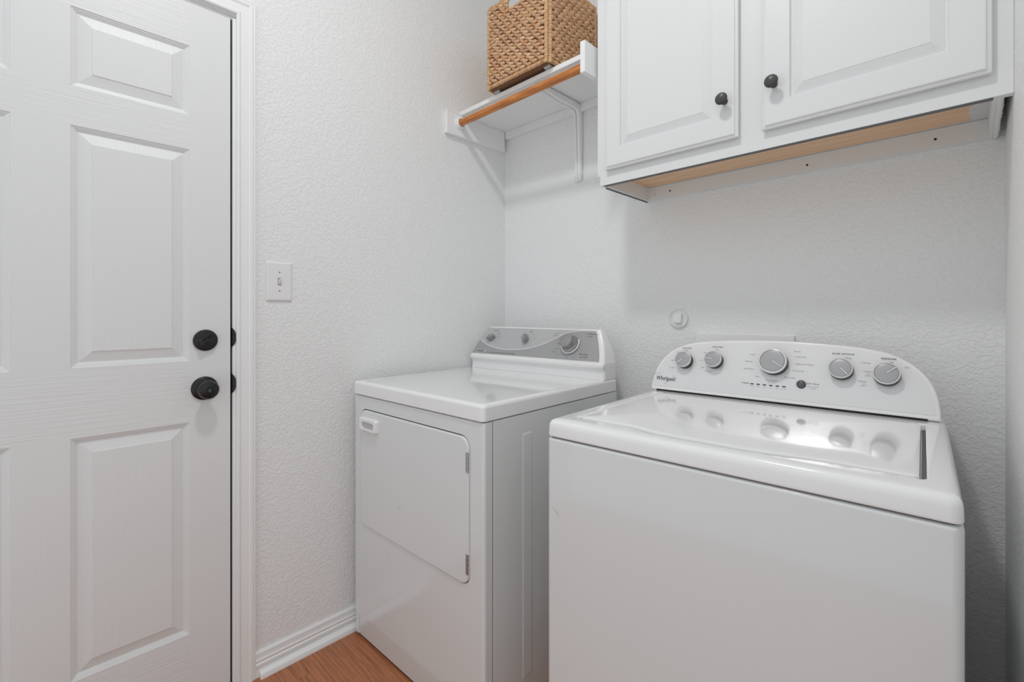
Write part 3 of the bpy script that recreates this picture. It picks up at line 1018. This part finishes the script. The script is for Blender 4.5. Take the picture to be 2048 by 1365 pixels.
lettering('lettering', [
    ('Heavy', 0.0050, -0.2460, 0.1365), ('Med', 0.0050, -0.2720, 0.1290), ('Light', 0.0050, -0.2850, 0.1020), ('Ex Light', 0.0050, -0.2840, 0.0780),
    ('Hot', 0.0050, -0.1540, 0.1440), ('Warm', 0.0050, -0.1860, 0.1320), ('Cool', 0.0050, -0.1960, 0.1080), ('Cold', 0.0050, -0.1900, 0.0860), ('Tap Cold', 0.0050, -0.1720, 0.0755),
    ('Casual  -', 0.0052, -0.0440, 0.1350, R_), ('Delicates  -', 0.0052, -0.0480, 0.1140, R_), ('Quick Wash  -', 0.0052, -0.0440, 0.0920, R_), ('Soak', 0.0052, -0.0320, 0.0720, R_),
    ('Clean Washer', 0.0052, 0.0000, 0.0635), ('with affresh', 0.0040, 0.0000, 0.0580),
    ('Normal', 0.0052, 0.0470, 0.1500, L_), ('-  Heavy Duty', 0.0052, 0.0480, 0.1350, L_), ('-  Bulky Items /Sheets', 0.0052, 0.0500, 0.1150, L_), ('-  Drain & Spin', 0.0052, 0.0440, 0.0960, L_), ('Rinse & Spin', 0.0052, 0.0300, 0.0760, L_),
    ('1 Rinse', 0.0055, 0.1680, 0.1390), ('2 Rinses', 0.0055, 0.1960, 0.1290, L_), ('1 Rinse', 0.0055, 0.1990, 0.1070, L_), ('with', 0.0038, 0.2100, 0.1010), ('softener', 0.0038, 0.2100, 0.0965),
    ('2 Rinses', 0.0055, 0.1900, 0.0810, L_), ('with', 0.0038, 0.2020, 0.0750), ('softener', 0.0038, 0.2020, 0.0705),
    ('Off', 0.0060, 0.2540, 0.1330), ('On', 0.0060, 0.2830, 0.1230),
    ('Hold 3 seconds', 0.0040, 0.0960, 0.0560), ('to cancel', 0.0040, 0.0960, 0.0510),
    ('Sensing', 0.0036, -0.0487, 0.0435), ('Wash', 0.0036, -0.0329, 0.0435), ('Rinse', 0.0036, -0.0171, 0.0435), ('Spin', 0.0036, -0.0013, 0.0435), ('Done', 0.0036, 0.0145, 0.0435), ('Lid Lock', 0.0036, 0.0303, 0.0435)], fnw, M_INKG, WSH)

# ------------------------------------------------------------------ wall cabinet
CX0, CX1, CYF, CZ0, CZ1 = 0.7535, 1.6662, -0.307, 1.5620, 2.330
CAB = thing('wall_cabinet', 'white two-door wall cabinet with dark round knobs above the washer', 'cabinet', (0, 0, 0))
ff = MB()
yb = CYF + 0.019
ff.box(CX0, 0.800, CYF, yb, CZ0, CZ1)
ff.box(1.165, 1.257, CYF, yb, CZ0, CZ1)
ff.box(1.622, CX1, CYF, yb, CZ0, CZ1)
ff.box(0.800, 1.165, CYF, yb, CZ0, 1.625)
ff.box(1.257, 1.622, CYF, yb, CZ0, 1.625)
ff.box(0.800, 1.165, CYF, yb, CZ1 - 0.05, CZ1)
ff.box(1.257, 1.622, CYF, yb, CZ1 - 0.05, CZ1)
ff.build('face_frame', M_CAB, CAB)
MB().box(CX0 + 0.0005, 0.7695, yb, -0.001, CZ0, CZ1).build('side_panel', M_CAB, CAB)
MB().box(1.6385, 1.6535, yb, -0.001, CZ0, CZ1).build('side_panel', M_CAB, CAB)
MB().box(0.7695, 1.6385, yb, -0.001, CZ1 - 0.015, CZ1 - 0.001).build('top_board', M_CAB, CAB)
MB().box(1.6537, 1.6662, yb, -0.001, 1.66, CZ1).build('gap_light_block', M_RAW_SHADE, CAB)  # board added to stop light from above entering the gap at the wall
lab(MB().box(0.7695, 1.6385, yb, -0.020, 1.608, 1.620).build('bottom_board', M_PLY, CAB), 'bare tan wood underside of the cabinet')
MB().box(0.7695, 1.6385, -0.0195, -0.001, CZ0 + 0.0005, 1.6075).build('hanging_rail', M_CAB, CAB)
lab(MB().box(CX0 + 0.01, 1.640, CYF + 0.0035, yb - 0.0005, CZ0 - 0.0008, CZ0).build('raw_edge', M_RAW_SHADE, CAB), 'dark unpainted underside edge of the face frame')
MB().box(CX0 + 0.0008, CX0 + 0.0045, yb + 0.012, -0.004, CZ0 - 0.0035, CZ0).build('raw_edge', M_RAW_SHADE, CAB)
MB().box(0.7425, CX0 - 0.0002, -0.3045, -0.290, 1.594, CZ1).build('scribe_strip', M_CAB, CAB)
# lumpy caulk bead on the wall side
cb = MB()
rg = []
for i in range(40):
    yy = -0.288 + 0.286 * i / 39
    w_ = 0.0045 + 0.0015 * random.random()
    rg.append([(1.6500 + w_ * math.cos(q * math.pi / 3) + 0.001 * random.random(), yy, CZ0 - 0.0002 + w_ * 0.5 * math.sin(q * math.pi / 3)) for q in range(6)])
cb.loft(rg).build('caulk_bead', M_CAB, CAB, angle=180)
for x, z in ((0.8524, 1.5830), (1.2714, 1.5800), (1.5467, 1.5825), (0.7952, 1.5812)):
    s = MB().rev([(0.0030 if x > 0.8 else 0.0012, 0.0), (0.0026 if x > 0.8 else 0.001, 0.0012), (0, 0.0014)], 14, Matrix.Translation((x, -0.0195, z)) @ Matrix.Rotation(math.pi / 2, 4, 'X'))
    s.build('screw', M_DARK, CAB)


def cab_door(x0, x1, z0, z1, sx0, sx1, sz0, kx, kz_, label):
    yf = -0.3265
    sz1 = z1 - 0.062
    m_ = MB()
    face = [[(a, yf + dd, c) for a, c in rr(x0 + i, x1 - i, z0 + i, z1 - i)] for i, dd in ((0.003, 0.0190), (0.003, 0.0135), (0.0, 0.0115), (0.0, 0.0080), (0.0015, 0.0055), (0.0055, 0.0040), (0.0075, 0.0038), (0.0085, 0.0012), (0.0115, 0.0))]
    face.append([(a, yf, c) for a, c in rr(sx0, sx1, sz0, sz1)])
    face.append([(a, yf + 0.0170, c) for a, c in rr(sx0, sx1, sz0, sz1)])
    m_.loft(face, True, True)
    dd = m_.build('cabinet_door', M_CAB, CAB, angle=25)
    lab(dd, label)
    MB().loft(rings_y(yf, (sx0, sx1, sz0, sz1), [(0, 0.0002), (0.0010, 0.0030), (0.0022, 0.0078), (0.0050, 0.0082), (0.0120, 0.0060), (0.0200, 0.0030), (0.0265, 0.0012), (0.0275, 0.0004)]), False, True).build('raised_panel', M_CAB, dd, angle=14)
    k_ = MB().rev([(0.0085, 0), (0.0080, 0.002), (0.0055, 0.005), (0.0050, 0.014), (0.0075, 0.018), (0.0135, 0.0205), (0.0155, 0.0235), (0.0150, 0.0265), (0.0115, 0.0295), (0.006, 0.0312), (0, 0.0316)], 32, Matrix.Translation((kx, yf, kz_)) @ Matrix.Rotation(math.pi / 2, 4, 'X'))
    k_.build('knob', M_DARKK, dd, angle=40)


cab_door(0.7815, 1.1835, 1.6040, 2.300, 0.8375, 1.1210, 1.6665, 1.1515, 1.7030, 'narrower left cabinet door')
cab_door(1.2390, 1.6385, 1.6040, 2.300, 1.3010, 1.5790, 1.6670, 1.2680, 1.7075, 'right cabinet door beside the wall')

# ------------------------------------------------------------------ shelf, rod, brackets
SX1 = 0.7160
SHF = thing('wall_shelf', 'white painted shelf board under the woven basket, with end and back cleats', 'shelf', (0, 0, 2.018))
MB().box(0.0005, SX1, -0.287, -0.0005, 0, 0.0190).build('shelf_board', M_SHELF, SHF, bevel=0.002)
MB().box(0.0004, 0.0195, -0.366, -0.0195, -0.095, -0.0003).build('end_cleat', M_SHELF, SHF, bevel=0.002)
MB().box(0.0004, 0.0195, -0.366, -0.2885, -0.0003, 0.0050).build('cleat_tip', M_SHELF, SHF, bevel=0.001)
MB().box(SX1 + 0.0005, SX1 + 0.0190, -0.366, -0.0005, -0.097, 0.0040).build('end_board', M_SHELF, SHF, bevel=0.0015)
MB().box(0.0200, SX1, -0.0190, -0.0004, -0.034, -0.0003).build('back_cleat', M_SHELF, SHF, bevel=0.0015)
RY, RZ = -0.2985, 1.9785
SHFc = MB().rev([(0.0265, 0), (0.0265, 0.004), (0.024, 0.0065), (0.0185, 0.0070), (0.0180, 0.016), (0.0165, 0.016), (0.0160, 0.004), (0, 0.004)], 36, Matrix.Translation((0.0196, RY, RZ - 2.018)) @ RX90)
SHFc.build('rod_socket', M_SHELF, SHF, angle=40)
rod = MB()
rings = []
for x in [0.0245 + (SX1 - 0.026) * i / 20 for i in range(21)]:
    x = min(x, SX1 - 0.0004)
    rings.append([(x - 0.0, RY + 0.0147 * math.cos(2 * math.pi * q / 28), RZ + 0.0147 * math.sin(2 * math.pi * q / 28)) for q in range(28)])
rod.loft(rings)
tag(rod.build('closet_rod', M_ROD), 'orange-brown wooden hanging rod along the front of the shelf', 'rod')


def bracket(x, label):
    B = thing('shelf_bracket', label, 'bracket', (x, 0, 0))
    w = 0.0175
    mb = MB()
    path = [(-0.004, 1.700), (-0.004, 1.93)]
    R0 = 0.045
    zc, yc = 2.0130 - R0, -0.004 - R0
    path = [(-0.0035, 1.700), (-0.0035, 1.84), (-0.0035, zc)]
    for q in range(1, 9):
        t = math.radians(90 * q / 8)
        path.append((yc + R0 * math.cos(t), zc + R0 * math.sin(t)))
    path += [(-0.15, 2.0130), (-0.265, 2.0130)]
    rings = []
    for i, (yy, zz) in enumerate(path):
        a = path[max(i - 1, 0)]; c = path[min(i + 1, len(path) - 1)]
        dx_, dz__ = c[0] - a[0], c[1] - a[1]
        l_ = math.hypot(dx_, dz__)
        nx, nz = -dz__ / l_, dx_ / l_      # towards the inside of the L
        ww = w if i not in (0, len(path) - 1) else w * 0.9
        dep = 0.009 + (0.013 if 2 <= i <= 11 else (0.006 if i == 1 else 0.0))
        prof_ = [(-ww, 0), (-ww, dep * 0.7), (-ww + 0.003, dep), (-0.004, dep), (-0.003, dep * 0.55), (0.003, dep * 0.55), (0.004, dep), (ww - 0.003, dep), (ww, dep * 0.7), (ww, 0)]
        rings.append([(px, yy + nx * dd, zz + nz * dd) for px, dd in prof_])
    mb.loft(rings)
    mb.build('bracket_arm', M_SHELF, B, angle=40)
    MB().rev([(0.0042, 0), (0.0038, 0.002), (0, 0.0026)], 14, Matrix.Translation((0, -0.0100, 1.716)) @ Matrix.Rotation(math.pi / 2, 4, 'X')).build('screw', M_SHELF, B)
    return B


bracket(0.446, 'white steel bracket under the middle of the shelf')

# ------------------------------------------------------------------ basket
BK = thing('woven_basket', 'tan woven storage basket with handle slot standing on the wall shelf', 'basket', (0.541, -0.317, 2.0372), math.radians(0.2))
BW, BD, BH = 0.315, 0.295, 0.335       # local: x from -BW..0, y from 0..BD
GZ = 0.009                              # ground clearance of the frame


def wrapped(mb, p0, p1, r=0.0075, pitch=0.0085, sq=True):
    """a stick wrapped in bands of flattened stem; every band is its own island"""
    a, b = Vector(p0), Vector(p1)
    L_ = (b - a).length
    d_ = (b - a).normalized()
    up = Vector((0, 0, 1)) if abs(d_.z) < 0.9 else Vector((1, 0, 0))
    s1 = d_.cross(up).normalized()
    s2 = d_.cross(s1)
    t = 0.0
    while t < L_:
        w_ = min(pitch * random.uniform(0.7, 1.35), L_ - t)
        if w_ < 0.001:
            break
        rr_ = r * random.uniform(0.95, 1.08)
        sh = random.uniform(0.1, 0.35) * pitch
        rings = []
        for f_, k_ in ((0.0, 0.86), (0.25, 1.0), (0.75, 1.0), (1.0, 0.86)):
            ring_ = []
            for q in range(12):
                th = 2 * math.pi * q / 12
                c_, s_ = math.cos(th), math.sin(th)
                if sq:
                    m4 = (abs(c_) ** 4 + abs(s_) ** 4) ** -0.25
                    c_, s_ = c_ * m4 * 0.95, s_ * m4 * 0.95
                ring_.append(a + d_ * (t + w_ * f_ + sh * math.cos(th)) + s1 * rr_ * k_ * c_ + s2 * rr_ * k_ * s_)
            rings.append(ring_)
        mb.loft(rings)
        t += w_


def blob(mb, c, ax, nrm, L_, w_, th, tilt):
    """plump lozenge of folded stem: centre, long axis, outward normal"""
    side = nrm.cross(ax).normalized()
    a2 = (ax * math.cos(tilt) + side * math.sin(tilt)).normalized()
    s2 = nrm.cross(a2).normalized()
    rings = []
    for k_ in range(7):
        t = -1 + 2 * k_ / 6
        q = max(0.12, (1 - abs(t) ** 2.3)) ** 0.75
        ctr = c + a2 * (t * L_ / 2) + nrm * (th * 0.25 * (q - 0.6)) + s2 * (0.12 * w_ * t)
        rings.append([ctr + s2 * (w_ / 2 * q * math.cos(2 * math.pi * i / 8)) + nrm * (th / 2 * q * math.sin(2 * math.pi * i / 8)) for i in range(8)])
    mb.loft(rings)


def woven_side(org, ax, nrm, width, hole, name, label):
    """braided cords stacked between two posts; one mesh per cord"""
    org, ax, nrm = Vector(org), Vector(ax), Vector(nrm)
    up = Vector((0, 0, 1))
    side = MB()
    z_lo, z_hi = GZ + 0.014, BH - 0.012
    m0, m1 = 0.014, width - 0.014
    # posts and rails are one frame
    for t in (0.0075, width - 0.0075):
        wrapped(side, org + ax * t + up * GZ, org + ax * t + up * (BH - 0.010))
    wrapped(side, org + ax * 0.004 + up * (GZ + 0.0075), org + ax * (width - 0.004) + up * (GZ + 0.0075), 0.0075)
    wrapped(side, org + ax * 0.004 + up * (BH - 0.0075), org + ax * (width - 0.004) + up * (BH - 0.0075), 0.0080)
    if hole:
        for t in (hole[0], hole[1]):
            wrapped(side, org + ax * t + up * hole[2], org + ax * t + up * (BH - 0.012), 0.0050)
    fo = side.build(name, M_WRAP, BK, angle=50)
    lab(fo, label)
    # dark core behind the cords
    core = MB()
    def slab(a0, a1, z0, z1):
        p = []
        for dd in (0.0, -0.004):
            for (aa, zz) in ((a0, z0), (a1, z0), (a1, z1), (a0, z1)):
                p.append(org + ax * aa + up * zz + nrm * dd)
        core.add(p, [(0, 1, 2, 3), (7, 6, 5, 4), (0, 4, 5, 1), (1, 5, 6, 2), (2, 6, 7, 3), (3, 7, 4, 0)])
    if hole:
        slab(m0, m1, z_lo, hole[2])
        slab(m0, hole[0], hole[2], z_hi)
        slab(hole[1], m1, hole[2], z_hi)
    else:
        slab(m0, m1, z_lo, z_hi)
    core.build('inner_core', M_CORE, fo)
    pitch = 0.0178
    nrow = int(round((z_hi - z_lo) / pitch))
    pitch = (z_hi - z_lo) / nrow
    step = 0.0300
    for r_ in range(nrow):
        z = z_lo + pitch * (r_ + 0.5)
        halves = [MB(), MB()]
        a = m0 + (0.5 * step if r_ % 2 else 0.0) * 0.9
        while a < m1:
            for kind in (0, 1):
                aa = a + kind * step * 0.5
                zz = z + (pitch * 0.42 if kind else -pitch * 0.05)
                if aa > m1 - 0.002:
                    continue
                if hole and hole[0] - 0.006 < aa < hole[1] + 0.006 and zz > hole[2] - 0.004:
                    continue
                cord = halves[1 if hole and z > hole[2] - 0.004 and aa > hole[1] else 0]
                j = lambda s_: random.uniform(-s_, s_)
                c = org + ax * (aa + j(0.002)) + up * (zz + j(0.0012)) + nrm * (0.0030 + j(0.0008) - (0.0012 if kind else 0))
                if kind == 0:
                    blob(cord, c, ax, nrm, step * random.uniform(0.92, 1.12), pitch * random.uniform(0.80, 0.98), 0.0120, math.radians(-14 + j(7)))
                else:
                    blob(cord, c, ax, nrm, step * random.uniform(1.0, 1.25), pitch * random.uniform(0.46, 0.64), 0.0100, math.radians(-30 + j(8)))
            a += step
        for cord in halves:
            if cord.v:
                cord.build('braided_cord', M_STRAW, fo, angle=180, wn=False)


woven_side((-BW, 0, 0), (1, 0, 0), (0, -1, 0), BW, (0.110, 0.220, 0.284), 'woven_side', 'front side with handle slot')
woven_side((0.0, 0.004, 0), (0, 1, 0), (1, 0, 0), BD - 0.004, None, 'woven_side', 'plain side facing the cabinet')
bs = MB()
bs.box(-BW - 0.004, -BW + 0.004, 0.008, BD, GZ, BH)
bs.box(-BW, -0.002, BD - 0.006, BD + 0.002, GZ, BH)
bs.build('back_sides', M_WRAP, BK)
MB().box(-BW + 0.008, -0.008, 0.008, BD - 0.008, GZ, GZ + 0.004).build('basket_floor', M_CORE, BK)
for px, py in ((-0.024, 0.030), (-BW + 0.024, 0.034), (-0.024, BD - 0.03), (-BW + 0.024, BD - 0.03)):
    f = MB().add([(px - 0.016, py - 0.010, GZ), (px + 0.016, py - 0.010, GZ), (px + 0.012, py + 0.014, GZ), (px - 0.010, py + 0.014, GZ),
                  (px - 0.012, py - 0.004, 0.0002), (px + 0.012, py - 0.004, 0.0002), (px + 0.009, py + 0.010, 0.0002), (px - 0.008, py + 0.010, 0.0002)],
                 [(0, 1, 2, 3), (4, 7, 6, 5), (0, 4, 5, 1), (1, 5, 6, 2), (2, 6, 7, 3), (3, 7, 4, 0)])
    f.build('metal_foot', M_FOOTM, BK, bevel=0.001)

# ------------------------------------------------------------------ painted pipe plug and cover plate on the back wall
PL = thing('pipe_plug', 'round white-painted pipe plug with square nub on the back wall above the washer', 'pipe plug', (0.8775, 0, 1.1315))
FY = Matrix.Rotation(math.pi / 2, 4, 'X')
MB().rev([(0.0340, 0.0), (0.0340, 0.006), (0.0325, 0.0085), (0.0305, 0.0080), (0.0300, 0.0035), (0, 0.0035)], 40, FY).build('pipe_rim', M_WALL, PL, angle=50)
MB().box(-0.0145, 0.0145, -0.0180, -0.003, -0.0165, 0.0145).build('square_nub', M_WALL, PL, bevel=0.0025)
vb = MB().box(0.9395, 1.2370, -0.0125, -0.0005, 0.915, 1.0840)
tag(vb.build('wall_cover_plate', M_TRIM, bevel=0.004), 'flat grey-white cover plate on the back wall, top edge above the washer console', 'cover plate')

# ------------------------------------------------------------------ scratches in the enamel
def scuff(parent, pts, r=0.0004):
    MB().tube(pts, r, 5).build('scratch', M_INKG, parent)


scuff(DRY, [(0.278, PV - 0.0044, 0.522), (0.288, PV - 0.0044, 0.530), (0.296, PV - 0.0044, 0.541)])
scuff(DRY, [(0.210, 0.0050, 0.367), (0.224, 0.0050, 0.345), (0.236, 0.0050, 0.318)], 0.0003)
scuff(WSH, [(0.016, 0.0, 0.703), (0.028, 0.0, 0.694), (0.040, 0.0, 0.689)], 0.0003)
scuff(WSH, [(0.022, 0.0, 0.699), (0.036, 0.0, 0.683)], 0.00025)
